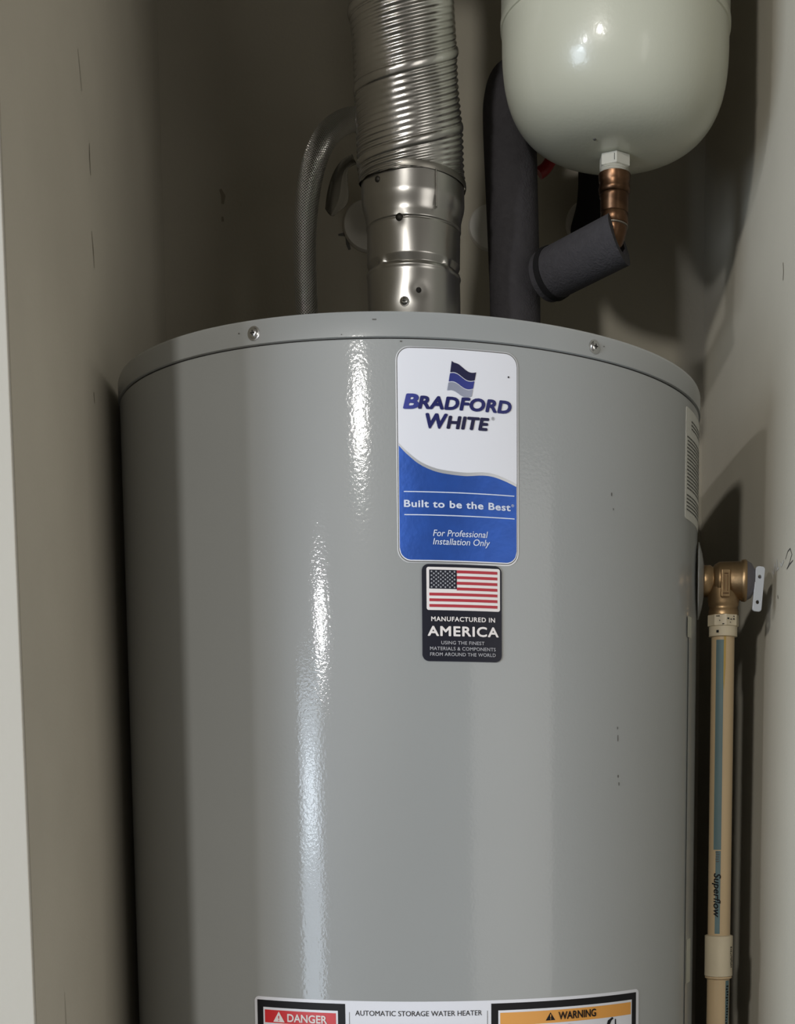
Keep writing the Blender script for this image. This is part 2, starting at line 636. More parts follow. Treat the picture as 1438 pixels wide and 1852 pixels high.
def wave(s):
    pts = [(-11.5, 254.5), (-6, 249), (2.9, 242.1), (12, 238), (20.5, 236.0), (36.9, 234.7), (50, 235.6), (58, 235.0), (67, 232.4), (76.5, 228.6)]
    x = s / mm
    for i in range(len(pts) - 1):
        if x <= pts[i + 1][0] or i == len(pts) - 2:
            p0 = pts[max(i - 1, 0)]
            p1, p2 = pts[i], pts[i + 1]
            p3 = pts[min(i + 2, len(pts) - 1)]
            t = (x - p1[0]) / (p2[0] - p1[0])
            m1 = (p2[1] - p0[1]) / max(p2[0] - p0[0], 1e-6) * (p2[0] - p1[0])
            m2 = (p3[1] - p1[1]) / max(p3[0] - p1[0], 1e-6) * (p2[0] - p1[0])
            return ((2 * t ** 3 - 3 * t * t + 1) * p1[1] + (t ** 3 - 2 * t * t + t) * m1 + (-2 * t ** 3 + 3 * t * t) * p2[1] + (t ** 3 - t * t) * m2) * mm
    return pts[-1][1] * mm


def label_bottom(s):
    rad, s0, s1 = 8.6 * mm, -11.4 * mm, 76.4 * mm
    d = 0
    if s < s0 + rad:
        d = rad - math.sqrt(max(0, rad ** 2 - (s0 + rad - s) ** 2))
    elif s > s1 - rad:
        d = rad - math.sqrt(max(0, rad ** 2 - (s - s1 + rad) ** 2))
    return 171.6 * mm + d


strip('blue_field', cyl, -11.4 * mm, 76.4 * mm, wave, label_bottom, 0.0008, 'label_blue', brand, n=90)
strip('wave_edge', cyl, -11.4 * mm, 76.4 * mm, lambda s: wave(s) + 0.35 * mm, lambda s: wave(s) - (1.5 + 0.6 * math.sin((s / mm + 11) / 87 * math.pi)) * mm, 0.0009, 'label_silver', brand, n=60)
strip('rule_line', cyl, -8.0 * mm, 74.6 * mm, 220.7 * mm, 220.0 * mm, 0.0010, 'label_line', brand)
strip('rule_line', cyl, -7.8 * mm, 74.8 * mm, 204.2 * mm, 203.5 * mm, 0.0010, 'label_line', brand)
TO = 0.0011
lettering('lettering', cyl, 'B', -8.0 * mm, 3.6 * mm, 278.7 * mm, 10.9 * mm, TO, 'violet_foil', brand, bold=0.046, shear=0.18)  # brighter violet B: the foil's reflection put into its colour
lettering('lettering', cyl, 'RADFORD', 2.8 * mm, 72.6 * mm, 278.9 * mm, 9.4 * mm, TO, 'navy_foil', brand, bold=0.046, shear=0.18, spacing=1.05)
lettering('lettering', cyl, 'W', 8.2 * mm, 24.6 * mm, 265.3 * mm, 10.9 * mm, TO, 'navy_foil', brand, bold=0.046, shear=0.18)
lettering('lettering', cyl, 'HITE', 23.4 * mm, 55.4 * mm, 265.5 * mm, 9.4 * mm, TO, 'navy_dark', brand, bold=0.046, shear=0.18, spacing=1.05)  # darker navy: the foil reflecting less here, put into the colour
lettering('lettering', cyl, '®', 57.0 * mm, 59.4 * mm, 273.6 * mm, 2.2 * mm, TO, 'scuff_grey', brand)
lettering('lettering', cyl, 'Built to be the Best', -8.0 * mm, 71.6 * mm, 209.2 * mm, 5.2 * mm, TO, 'label_line', brand, bold=0.028, spacing=1.08)
lettering('lettering', cyl, '®', 72.2 * mm, 74.4 * mm, 212.4 * mm, 1.8 * mm, TO, 'label_line', brand)
lettering('lettering', cyl, 'For Professional', 13.0 * mm, 53.9 * mm, 188.8 * mm, 4.6 * mm, TO, 'label_line', brand, bold=0.006, shear=0.2)
lettering('lettering', cyl, 'Installation Only', 12.9 * mm, 55.5 * mm, 182.8 * mm, 4.6 * mm, TO, 'label_line', brand, bold=0.006, shear=0.2)


# the waving three-band flag emblem
def emblem_band(top, bot, s_left, s_right, mname):
    n = 18
    vs, fs = [], []
    for i in range(n + 1):
        t = i / n
        w = math.sin(t * 2 * math.pi * 0.95 + 0.35)
        for lvl in (top, bot):
            drop = -4.8 * t
            s = (s_left + (s_right - s_left) * t) - (1 - lvl) * 3.7
            z = 291.0 + lvl * 20.5 + drop * (0.55 + 0.45 * lvl) - 0.2 + w * 1.5 * (1 if lvl < 0.95 or t > 0.25 else 1 - (0.25 - t) * 2) - (3.2 * (1 - lvl) * (1 - t)) * 0 + (2.0 * math.exp(-t * 9) if lvl > 0.95 else 0)
            vs.append(cyl(s * mm, z * mm, TO))
    for i in range(n):
        fs.append((2 * i, 2 * i + 1, 2 * i + 3, 2 * i + 2))
    ob = mesh_obj('emblem_band', vs, fs, mname, None, smooth=False)
    local(ob, brand)


emblem_band(1.0, 0.69, 27.6, 45.6, 'navy_dark')
emblem_band(0.66, 0.37, 27.6, 45.6, 'violet_foil')
emblem_band(0.34, 0.06, 27.6, 45.6, 'silver_foil')
lettering('ink_mark', cyl, '-', 69.6 * mm, 70.8 * mm, 303.5 * mm, 5.0 * mm, TO, 'black_print', brand, bold=0.05, shear=0.3)

# --- made-in-America label
am = rounded('country_label', cyl, 4.5 * mm, 64.4 * mm, 98.2 * mm, 168.7 * mm, 5 * mm, 0.0011, 'label_navy', heater, thick=0.0011)
tag(am, 'dark navy sticker with flag and white lettering')
rounded('flag_field', cyl, 7.9 * mm, 63.0 * mm, 135.4 * mm, 166.6 * mm, 1.6 * mm, 0.0013, 'flag_white', am)
strip('flag_canton', cyl, 9.9 * mm, 30.2 * mm, 164.6 * mm, 150.9 * mm, 0.0016, 'label_navy', am)
zt, zb = 164.5, 137.6
hgt = (zt - zb) / 13
for k in range(7):
    a = zt - 2 * k * hgt
    s0 = 30.2 if k < 4 and a - hgt > 150.0 else 9.9
    strip('flag_stripe', cyl, s0 * mm, 60.9 * mm, a * mm, (a - hgt) * mm, 0.0016, 'flag_red', am)
vs, fs = [], []
for row in range(9):
    cnt = 6 if row % 2 == 0 else 5
    for c in range(cnt):
        s = 9.9 + 20.3 * ((c + 0.5) / 6 if cnt == 6 else (c + 1) / 6)
        z = 164.0 - 12.6 * (row + 0.5) / 9
        b = len(vs)
        for k in range(10):
            rr = 0.95 if k % 2 == 0 else 0.42
            t = math.pi / 2 + k * math.pi / 5
            vs.append(cyl((s + rr * math.cos(t)) * mm, (z + rr * math.sin(t)) * mm, 0.0018))
        fs.append(tuple(range(b, b + 10)))
st = mesh_obj('flag_stars', vs, fs, 'star_grey', None, smooth=False)
local(st, am)
st['kind'] = 'stuff'
lettering('lettering', cyl, 'MANUFACTURED IN', 11.1 * mm, 59.0 * mm, 127.3 * mm, 3.4 * mm, 0.0016, 'flag_white', am, bold=0.028, spacing=1.12)
lettering('lettering', cyl, 'AMERICA', 8.4 * mm, 61.8 * mm, 116.5 * mm, 7.3 * mm, 0.0016, 'flag_white', am, bold=0.03, spacing=1.12)
for body, a, b, z in (('USING THE FINEST', 18.4, 50.8, 110.5), ('MATERIALS & COMPONENTS', 10.1, 59.4, 106.2), ('FROM AROUND THE WORLD', 10.1, 59.4, 102.0)):
    lettering('lettering', cyl, body, a * mm, b * mm, z * mm, 2.5 * mm, 0.0016, 'star_grey', am, bold=0.012, spacing=1.06)

# --- safety label at the bottom of the view
T = -0.0095
ZL = -159.9 + 2.4               # top edge at s = 0
safe = rounded('safety_label', cyl, -134.2 * mm, 199.6 * mm, -420 * mm, ZL * mm, 4 * mm, 0.0004, 'label_white', heater, tilt=T, thick=0.0004)
tag(safe, 'wide white safety sticker with black danger and warning boxes')


def zl(v):
    return (v) * mm


def quad(name, s0, s1, zt_, zb_, off, m, parent):
    return strip(name, cyl, s0 * mm, s1 * mm, lambda s: zt_ * mm + T * s, lambda s: zb_ * mm + T * s, off, m, parent)


for s0, s1, hdr, cl, word, ws, tri, wcol, tcol in (
        (-131.6, -57.2, 'danger_red', 'danger', 'DANGER', (-104.4, -71.5), (-116.9, -106.9), 'flag_white', 'flag_white'),
        (55.2, 195.7, 'warning_orange', 'warning', 'WARNING', (111.7, 148.1), (100.3, 108.8), 'black_print', 'black_print')):
    bx = quad('warning_box', s0, s1, -160.0, -410, 0.0006, 'black_print', safe)
    tag(bx, 'black framed %s box' % cl)
    quad('warning_panel', s0 + 5.6, s1 - 5.8, -165.5, -404, 0.0008, 'label_white', safe)
    quad('warning_banner', s0 + 7.1, s1 - 7.3, -167.4, -177.5, 0.0010, hdr, safe)
    polygon('hazard_triangle', cyl, [(tri[0] * mm, -176.6 * mm), (tri[1] * mm, -176.6 * mm), ((tri[0] + tri[1]) / 2 * mm, -168.3 * mm)] if cl == 'danger' else
            [(tri[0] * mm, -175.4 * mm), (tri[1] * mm, -175.4 * mm), ((tri[0] + tri[1]) / 2 * mm, -169.0 * mm)], 0.0012, tcol, safe, tilt=T)
    zc = -175.6 if cl == 'danger' else -174.6
    lettering('lettering', cyl, '!', ((tri[0] + tri[1]) / 2 - 0.5) * mm, ((tri[0] + tri[1]) / 2 + 0.5) * mm, zc * mm, 4.0 * mm, 0.0015,
              'danger_red' if cl == 'danger' else 'warning_orange', safe, tilt=T)
    lettering('lettering', cyl, word, ws[0] * mm, ws[1] * mm, (-175.9 if cl == 'danger' else -175.3) * mm, 6.2 * mm, 0.0013, wcol, safe, bold=0.022, tilt=T)
quad('rule_line', -54.2, -53.8, -166.3, -400, 0.0006, 'scuff_grey', safe)
quad('rule_line', 52.0, 52.4, -165.4, -400, 0.0006, 'scuff_grey', safe)
lettering('lettering', cyl, 'AUTOMATIC STORAGE WATER HEATER', -49.4 * mm, 47.8 * mm, -168.7 * mm, 3.9 * mm, 0.0008, 'black_print', safe, tilt=T)
# tips of the black pictograms just above the lower edge of the view
polygon('pictogram', cyl, [(118 * mm, -185 * mm), (117 * mm, -181.5 * mm), (121 * mm, -179.4 * mm), (126 * mm, -180.0 * mm), (124 * mm, -181.6 * mm), (121 * mm, -184 * mm)], 0.0012, 'black_print', safe, tilt=T)
polygon('pictogram', cyl, [(160 * mm, -183 * mm), (161 * mm, -180 * mm), (166 * mm, -177.6 * mm), (167.4 * mm, -178.8 * mm), (165 * mm, -180.4 * mm), (163 * mm, -184 * mm)], 0.0012, 'black_print', safe, tilt=T)
polygon('pictogram', cyl, [(169 * mm, -184 * mm), (169 * mm, -179.5 * mm), (170.2 * mm, -179.5 * mm), (170.4 * mm, -184 * mm)], 0.0012, 'black_print', safe, tilt=T)

# --- paper label round on the right, jacket seam below it
side = rounded('paper_label', cyl, 277.3 * mm, 352 * mm, 230.0 * mm, 320.6 * mm, 2.5 * mm, 0.0004, 'label_paper', heater, thick=0.0004)
tag(side, 'white paper sticker with fine dark print')
vs, fs = [], []
for row in range(26):
    z = 311.0 - row * 2.95
    if row in (3, 4, 20):
        continue
    s = 294.0 if row < 3 else 280.5 + random.uniform(0, 1.5)
    while s < 349:
        w = random.uniform(2.0, 6.5)
        b = len(vs)
        for (a, q) in ((s, z), (min(s + w, 350), z), (min(s + w, 350), z + 1.2), (s, z + 1.2)):
            vs.append(cyl(a * mm, q * mm, 0.0007))
        fs.append((b, b + 1, b + 2, b + 3))
        s += w + 0.9
pl = mesh_obj('fine_print', vs, fs, 'scuff_grey', None, smooth=False)
local(pl, side)
pl['kind'] = 'stuff'
strip('jacket_seam', cyl, 291.5 * mm, 322 * mm, 150 * mm, -1130 * mm, 0.0007, 'heater_paint', heater)
rounded('tape_patch', cyl, 286.0 * mm, 300.0 * mm, 133 * mm, 150.5 * mm, 1 * mm, 0.0010, 'tape', heater)
rounded('tape_patch', cyl, 294.5 * mm, 312.0 * mm, -166 * mm, -127 * mm, 1 * mm, 0.0010, 'tape', heater)
# small paint chips on the right front
for (s, z, w, h) in ((163, 231, 0.9, 2.6), (165, 220, 0.7, 1.6), (171, 52, 0.8, 2.0), (171.5, 44, 0.7, 5.0), (172, 14, 1.0, 2.2), (173, 8, 0.8, 2.6), (-9.0, 326.2, 1.6, 1.0), (-28, 341, 3.0, 0.9), (-134, 338.5, 1.3, 1.0),
                     (-52, 331, 0.8, 0.7), (153, 339, 0.9, 0.9)):
    rounded('paint_chip', cyl, (s - w / 2) * mm, (s + w / 2) * mm, (z - h / 2) * mm, (z + h / 2) * mm, min(w, h) * 0.45 * mm, 0.0016 if z > 328 else 0.0003, 'scuff_grey', heater)

# ------------------------------------------------------------------ flue connector and flexible duct
flue = thing('flue_pipe', 'shiny galvanized metal flue connector rising from the heater lid', 'flue pipe', (0, 0, 1.612))
# draft hood standing on the lid, dark under the flue
hood = lathe('draft_hood', [(HT + 0.022, 0.070), (HT + 0.024, 0.071), (HT + 0.050, 0.040), (HT + 0.085, 0.0350)], (0, 0, 0), (0, 0, 1), 'hood_steel', flue, n=48, caps=True)
for a in (0.5, 2.6, 4.7):
    c, s_ = math.cos(a), math.sin(a)
    lathe('hood_leg', [(HT + 0.0002, 0.004), (HT + 0.030, 0.004)], (0.062 * c, 0.062 * s_, 0), (0, 0, 1), 'hood_steel', flue, n=12)
lathe('flue_outlet', [(HT + 0.0002, 0.0375), (HT + 0.004, 0.0375)], (0, 0, 0), (0, 0, 1), 'dark_gap', flue, n=32)
dents = [(-math.pi / 2 - 0.21, 1.6215, 0.0012, 0.34, 0.011), (-math.pi / 2 + 0.10, 1.6320, 0.0010, 0.15, 0.006), (-math.pi / 2 - 0.30, 1.6915, 0.0006, 0.10, 0.005)]


def flue_r(t, h, r):
    # lathe frame for +Z: measure the true direction
    x, y, a = frame_of((0, 0, 1))
    d = x * math.cos(t) + y * math.sin(t)
    ang = math.atan2(d.y, d.x)
    bead = 0.0028 * (max(0, min(1, (1.6635 - h) / 0.0062)) if h > 1.6573 else max(0, min(1, (h - 1.6558) / 0.0015)))
    lip = math.exp(-((h - 1.6535) / 0.0016) ** 2) * 0.0008
    q = (ang + math.pi / 2 - 0.02 + math.pi / 4) % (math.pi / 2) - math.pi / 4
    on = 1 / (1 + math.exp((abs(q) - 0.70) / 0.018))
    r = r - bead * on + lip * on
    for (a0, h0, dep, wa, wh) in dents:
        da = (ang - a0 + math.pi) % (2 * math.pi) - math.pi
        r -= dep * math.exp(-(da / wa) ** 2 - ((h - h0) / wh) ** 2)
    return r + 0.0002 * math.sin(3 * ang + h * 90)


prof = []
h = 1.612
while h < 1.7421:
    if h < 1.6925:
        r = 0.0408 + (h - 1.612) * 0.004
    elif h < 1.6985:
        r = 0.0418
    elif h < 1.7155:
        u = (h - 1.6985) / 0.017
        r = 0.0418 + (0.0452 - 0.0418) * (u * u * (3 - 2 * u))
    else:
        r = 0.0452
    if abs(h - 1.6925) < 0.0008:
        r -= 0.0005
    prof.append((h, r))
    h += 0.0006
lathe('connector', prof, (0.001, 0, 0), (0, 0, 1), 'galvanized', flue, n=160, caps=False, rfun=flue_r, sharp=60)
box('lap_seam', (0.0205, -0.0430, 1.7000), (0.0214, -0.0380, 1.7320), 'galvanized_dull', flue, bevel=0.0003)


def on_flue(ang, z, r):
    return (0.001 + r * math.cos(ang), r * math.sin(ang), z), (math.cos(ang), math.sin(ang), 0)


for ang, z, r, rad, kind in ((-math.pi / 2 - 0.21, 1.6225, 0.0398, 0.0042, 'zinc'), (-math.pi / 2 + 0.10, 1.6320, 0.0399, 0.0022, 'dark_gap'),
                             (-math.pi / 2 - 0.30, 1.6915, 0.0411, 0.0032, 'hood_steel'), (-math.pi / 2 - 0.74, 1.7240, 0.0452, 0.0026, 'hood_steel')):
    p, nn = on_flue(ang, z, r)
    if kind == 'zinc':
        cross_screw(flue, p, nn, rad)
    else:
        lathe('rivet', [(-0.001, rad), (0.0004, rad), (0.0012, rad * 0.7), (0.0016, rad * 0.2)], p, nn, kind, flue, n=20)

# flexible duct: one continuous helical ribbed wall
duct = thing('flexible_duct', 'ribbed flexible metal duct above the smooth flue connector', 'duct', (0, 0, 1.735))
vs, fs = [], []
n = 120
PITCH_D, RIBS = 0.0560, 12


def duct_axis(k):
    return Vector((0.0005 - 0.066 * k + 0.055 * k * k, -0.085 * (1 - math.exp(-(k / 0.17) ** 1.35)), 1.7345 + k))


zs, k = [], 0.0
while k < CEIL - 1.7345 - 0.002:
    zs.append(k)
    k += 0.00065
arc = 0.0
for q, k in enumerate(zs):
    c0 = duct_axis(k)
    tang = (duct_axis(k + 0.002) - duct_axis(max(0, k - 0.002))).normalized()
    ex = Vector((1, 0, 0))
    ex = (ex - tang * ex.dot(tang)).normalized()
    ey = tang.cross(ex)
    if q:
        arc += (c0 - duct_axis(zs[q - 1])).length
    for i in range(n):
        t = 2 * math.pi * i / n
        ph = (arc / PITCH_D - t / (2 * math.pi) + 0.30) % 1.0
        u = ph * RIBS
        amp = 0.00075 * (0.75 + 0.4 * math.sin(t * 2.0 + arc * 37))
        if u < 1.6:
            w_ = u / 1.6
            rr = 0.0007 + 0.0014 * math.sin(math.pi * min(1, max(0, w_))) ** 0.5
        else:
            rr = amp * (1 - math.cos(2 * math.pi * (u - 1.6) / (RIBS - 1.6) * 10)) * 0.95
        wob = 0.0005 * math.sin(2 * t + arc * 60) + 0.0003 * math.sin(5 * t - arc * 110)
        r = 0.0452 + rr + wob + 0.0008 * math.exp(-k / 0.006) - 0.0022 * min(1, k * 6)
        vs.append(c0 + (ex * math.cos(t) + ey * math.sin(t)) * r)
for k in range(len(zs) - 1):
    for i in range(n):
        j = (i + 1) % n
        fs.append((k * n + i, k * n + j, (k + 1) * n + j, (k + 1) * n + i))
dw = mesh_obj('duct_wall', vs, fs, 'duct_foil', None, sharp=180)
local(dw, duct)
lathe('duct_collar', [(-0.003, 0.0463), (-0.0005, 0.0470), (0.0025, 0.0466)], (0.001, 0, 1.734), (0.05, 0, 1), 'galvanized_dull', duct, n=96, caps=False)

# ------------------------------------------------------------------ expansion tank
TX, TY = 0.1773, -0.02
tank = thing('expansion_tank', 'cream enamelled expansion tank hanging above the heater at upper right', 'tank', (TX, TY, 1.745))
ZS, BOT, TR = 1.852, 1.7555, 0.0985
prof = [(BOT - 0.002, 0.0003)]
for i in range(1, 41):
    t = i / 40 * math.pi / 2
    e = 2 / 3.1
    prof.append((ZS - (ZS - BOT) * abs(math.cos(t)) ** e, TR * abs(math.sin(t)) ** e))
prof += [(ZS + 0.003, TR), (ZS + 0.0035, TR + 0.0012), (ZS + 0.009, TR + 0.0014), (ZS + 0.011, TR + 0.0006), (ZS + 0.10, TR)]
top0 = ZS + 0.10
for i in range(1, 25):
    t = i / 24 * math.pi / 2
    prof.append((top0 + 0.09 * math.sin(t) ** 0.8, max(0.0005, TR * math.cos(t) ** 0.8)))
lathe('shell', prof, (TX, TY, 0), (0, 0, 1), 'tank_enamel', tank, n=96, caps=True, sharp=50)
hexp = lathe('hex_bushing', [(BOT - 0.0115, 0.0118), (BOT - 0.0105, 0.0142), (BOT - 0.0015, 0.0142), (BOT - 0.0005, 0.0125)], (TX, TY, 0), (0, 0, 1), 'white_plastic', tank, n=6, sharp=20)
for k in range(3):
    lathe('thread', [(-0.0008, 0.0115), (0.0, 0.0126), (0.0008, 0.0115)], (TX, TY, BOT - 0.0150 + k * 0.0017), (0.06, 0, 1), 'white_plastic', tank, n=32)
lettering('lettering', wrap(TX, TY, 0.0130, 0), '1', -0.0022, -0.0010, BOT - 0.0085, 0.0055, 0.0004, 'scuff_grey', tank)
lathe('weld_spot', [(0, 0.0016), (0.0006, 0.0012)], (TX - 0.021, TY - 0.028, BOT + 0.0012), (0, -0.3, -1), 'scuff_grey', tank, n=10)

# ------------------------------------------------------------------ copper riser
cop = thing('copper_fitting', 'browned copper elbow and coupling below the white tank bushing', 'pipe fitting', (TX, TY, 1.68))
lathe('adapter', [(1.7225, 0.0115), (1.7235, 0.0136), (1.7275, 0.0141), (1.7320, 0.0130), (1.7335, 0.0138), (1.7395, 0.0141), (1.7405, 0.0118)], (TX, TY, 0), (0, 0, 1), 'copper', cop, n=40, sharp=60)
lathe('coupling', [(1.6975, 0.0112), (1.6985, 0.0123), (1.7065, 0.0123), (1.7075, 0.0117), (1.7085, 0.0124), (1.7190, 0.0124), (1.7205, 0.0132), (1.7228, 0.0128)], (TX, TY, 0), (0, 0, 1), 'copper', cop, n=40, sharp=60)
lathe('solder_ring', [(-0.0012, 0.0110), (-0.0005, 0.0122), (0.0005, 0.0122), (0.0012, 0.0112)], (TX, TY, 1.6967), (0.1, 0.05, 1), 'solder', cop, n=40)
bdir = Vector((0.102 - TX, 0.072 - TY, -0.012)).normalized()
ez = 1.6835
tube('elbow', [(TX, TY, 1.6985), (TX, TY, 1.6940), Vector((TX, TY, 1.6930)) + bdir * 0.0045 + Vector((0, 0, -0.0065)), Vector((TX, TY, ez)) + bdir * 0.014, Vector((TX, TY, ez)) + bdir * 0.04], 0.0112, 'copper', cop, n=28, per=8)

# ------------------------------------------------------------------ foam insulated pipes
FR = 0.0250


def foam_tube(name, label, pts, r, m='foam', smooth=True, cut=True, per=10, hole=0.012):
    t = thing(name, label, 'pipe insulation', tuple(pts[0]))
    tube('foam_sleeve', pts, r, m, t, n=40, per=per, smooth=smooth)
    return t


MX, MY = 0.0960, 0.076
foam_tube('pipe_insulation', 'upright dark grey foam insulated pipe standing beside the metal duct',
          [(MX + 0.0008, MY, HT + 0.0005), (MX, MY, 1.66), (MX - 0.003, MY, 1.76), (MX - 0.0045, MY, 1.815), (MX - 0.003, MY + 0.003, 1.842), (MX + 0.004, MY + 0.020, 1.862),
           (MX + 0.022, MY + 0.054, 1.870), (MX + 0.064, MY + 0.105, 1.870)], lambda u: 0.0232 + 0.0022 * min(1, u * 2), per=8)
br_a = Vector((TX, TY, ez)) + bdir * 0.086
br_b = Vector((TX, TY, ez)) + bdir * -0.006
branch = thing('pipe_insulation', 'slanted dark grey foam sleeve under the copper elbow', 'pipe insulation', tuple(br_a))
x, y, a = frame_of(-bdir)
vdir = Vector((0.13, 0.94, 0.33))
cutn = (-bdir - vdir * (-bdir).dot(vdir) / vdir.length_squared).normalized() * 0.75 - bdir * 0.25
vs, fs = [], []
NB = 40
for ring, (c, r, slant) in enumerate(((br_a, 0.0228, False), (br_a.lerp(br_b, 0.4), 0.0228, False), (br_b, 0.0228, True), (br_b, 0.0128, True), (br_b + bdir * 0.02, 0.0128, False))):
    for i in range(NB):
        t = 2 * math.pi * i / NB
        o_ = (x * math.cos(t) + y * math.sin(t)) * r
        p = c + o_
        if slant:
            p = p + a * (-(o_.dot(cutn)) / a.dot(cutn))
        vs.append(p)
for k in range(4):
    for i in range(NB):
        j = (i + 1) % NB
        fs.append((k * NB + i, k * NB + j, (k + 1) * NB + j, (k + 1) * NB + i))
fs.append(tuple(reversed(range(NB))))
fs.append(tuple(range(4 * NB, 5 * NB)))
local(mesh_obj('foam_sleeve', vs, fs, 'foam', None, sharp=40), branch)
lathe('cut_gap', [(0.0, 0.0242), (0.006, 0.0236)], br_a - bdir * 0.007, -bdir, 'foam_black', branch, n=40)

# cold supply: from the wall, up behind the tank
sup = thing('supply_pipe', 'black insulated supply pipe leaving the back wall behind the copper fitting', 'pipe', (0.195, WB, 1.8214))
tube('foam_sleeve', [(0.195, WB - 0.004, 1.8125), (0.195, WB - 0.030, 1.8125), (0.196, WB - 0.055, 1.818), (0.197, WB - 0.064, 1.838), (0.197, WB - 0.064, 1.872), (0.197, WB - 0.064, 1.90)], 0.0225, 'foam_black', sup, n=32)
plate_group = 'round white wall plates on the back wall'


def wall_plate(x, z, r, label):
    o = lathe('wall_plate', [(0.0002, r), (0.002, r), (0.0055, r * 0.93), (0.0075, r * 0.55), (0.0070, r * 0.40)], (x, WB, z), (0, -1, 0), 'white_plate', None, n=48, sharp=50)
    tag(o, label, 'wall plate', plate_group)
    return o


wall_plate(0.1945, 1.8205, 0.0270, 'round white wall plate behind the black insulated supply pipe')
wall_plate(-0.0470, 1.8120, 0.0280, 'round white wall plate behind the flue, below the steel hose')
wall_plate(0.0858, 1.8140, 0.0250, 'round pale wall plate hidden behind the upright foam pipe')

# ball valve with its red lever, mostly behind the foam pipe
bv = thing('ball_valve', 'valve with red lever between the upright foam pipe and tank', 'valve', (0.150, 0.17, 1.83))
lathe('valve_body', [(-0.03, 0.013), (-0.018, 0.017), (0.018, 0.017), (0.03, 0.013)], (0.172, 0.196, 1.870), Vector((0.041, 0.066, 0.0)), 'brass', bv, n=24)
vsl = [Vector((0.1245, 0.150, 1.8065)), Vector((0.131, 0.150, 1.8115)), Vector((0.1375, 0.151, 1.822)), Vector((0.142, 0.153, 1.838)), Vector((0.147, 0.158, 1.850))]
tube('lever_grip', vsl, lambda u: 0.0062 - 0.001 * u, 'red_vinyl', bv, n=16)

# ------------------------------------------------------------------ braided hose
hose = thing('braided_hose', 'braided stainless steel water hose curving behind the flue', 'hose', (-0.0978, 0.06, HT))
tube('braid', [(-0.0965, 0.06, HT + 0.012), (-0.0972, 0.06, 1.62), (-0.0988, 0.06, 1.6832), (-0.0976, 0.06, 1.7219), (-0.0925, 0.065, 1.7625), (-0.0838, 0.080, 1.7960), (-0.0712, 0.110, 1.8260),
               (-0.0540, 0.150, 1.8500), (-0.0400, 0.190, 1.8560), (-0.0330, 0.222, 1.8480), (-0.0330, 0.240, 1.8300)], lambda u: 0.0098 + 0.0013 * min(1, u * 2.2), 'braided_steel', hose, n=32, per=12)
lathe('ferrule', [(0, 0.0115), (0.016, 0.0115), (0.018, 0.0102)], (-0.0965, 0.06, HT + 0.0003), (0, 0, 1), 'zinc', hose, n=32)
lathe('hex_nut', [(0.0, 0.0145), (0.016, 0.0145)], (-0.0335, 0.241, 1.8130), (0, 0, 1), 'zinc', hose, n=6, sharp=20)
# clear tag sleeve hanging off the hose bend
vs, fs = [], []
tagp = [(-0.0800, 0.078, 1.7400), (-0.0780, 0.081, 1.7560), (-0.0730, 0.088, 1.7750), (-0.0650, 0.100, 1.7920), (-0.0560, 0.113, 1.8030)]
path = smooth_path(tagp, 8)
for i, p in enumerate(path):
    u = i / (len(path) - 1)
    w = 0.007 + 0.013 * math.sin(math.pi * min(1, u * 1.1 + 0.15)) ** 2
    for k in range(5):
        q = k / 4
        vs.append(p + Vector((0.85 * w * q, 0.010 * math.sin(q * 3.1), -0.9 * w * q * (0.5 + 0.5 * u))))
for i in range(len(path) - 1):
    for k in range(4):
        fs.append((i * 5 + k, i * 5 + k + 1, (i + 1) * 5 + k + 1, (i + 1) * 5 + k))
ht = mesh_obj('tag', vs, fs, 'clear_tag', None)
sol = ht.modifiers.new('thickness', 'SOLIDIFY')
sol.thickness = 0.0006
local(ht, hose)
tag(ht, 'glossy plastic tag')
stub = thing('stub_valve', 'chrome stub pipe and stop at the wall plate behind the flue', 'valve', (-0.0335, WB, 1.812))
lathe('stub', [(0.006, 0.009), (0.040, 0.009), (0.041, 0.012), (0.060, 0.012), (0.062, 0.008)], (-0.0335, WB, 1.806), (0, -1, 0), 'zinc', stub, n=24)
lathe('stop_body', [(-0.014, 0.011), (0.008, 0.011)], (-0.0335, WB - 0.053, 1.8065), (0, 0, 1), 'zinc', stub, n=24)

# ------------------------------------------------------------------ relief valve and drain pipe
TH = math.radians(79.5)
AX = Vector((math.sin(TH), -math.cos(TH), 0))
VZ = 1.3882
P0 = AX * R + Vector((0, 0, VZ))
valve = thing('relief_valve', 'brass relief valve with metal test lever on the heater side', 'valve', tuple(P0))
lathe('flange_disc', [(0.0008, 0.0335), (0.0016, 0.0335), (0.0045, 0.024), (0.0060, 0.0145)], P0, AX, 'heater_cap_paint', valve, n=48, sharp=60)
lathe('body', [(0.0035, 0.0128), (0.0050, 0.0138), (0.0120, 0.0138), (0.0135, 0.0125), (0.0145, 0.0125), (0.0155, 0.0142), (0.0170, 0.0150), (0.0185, 0.0160), (0.0200, 0.0166), (0.0385, 0.0168),
               (0.0395, 0.0180), (0.0425, 0.0184), (0.0440, 0.0176)], P0, AX, 'brass', valve, n=48, sharp=50)
lathe('spring_cap', [(0.0440, 0.0172), (0.0480, 0.0150), (0.0510, 0.0100), (0.0530, 0.0060), (0.0545, 0.0040)], P0, AX, 'cap_grey', valve, n=40, sharp=60)
OX = P0 + AX * 0.0262
OXY = (0.2730, OX.y, 0)
lathe('outlet', [(1.3576, 0.0126), (1.3582, 0.0134), (1.3622, 0.0134), (1.3630, 0.0126), (1.3660, 0.0128), (1.3670, 0.0136), (1.3690, 0.0136), (1.3705, 0.0140), (1.3870, 0.0150)], OXY, (0, 0, 1), 'brass', valve, n=40, sharp=50)
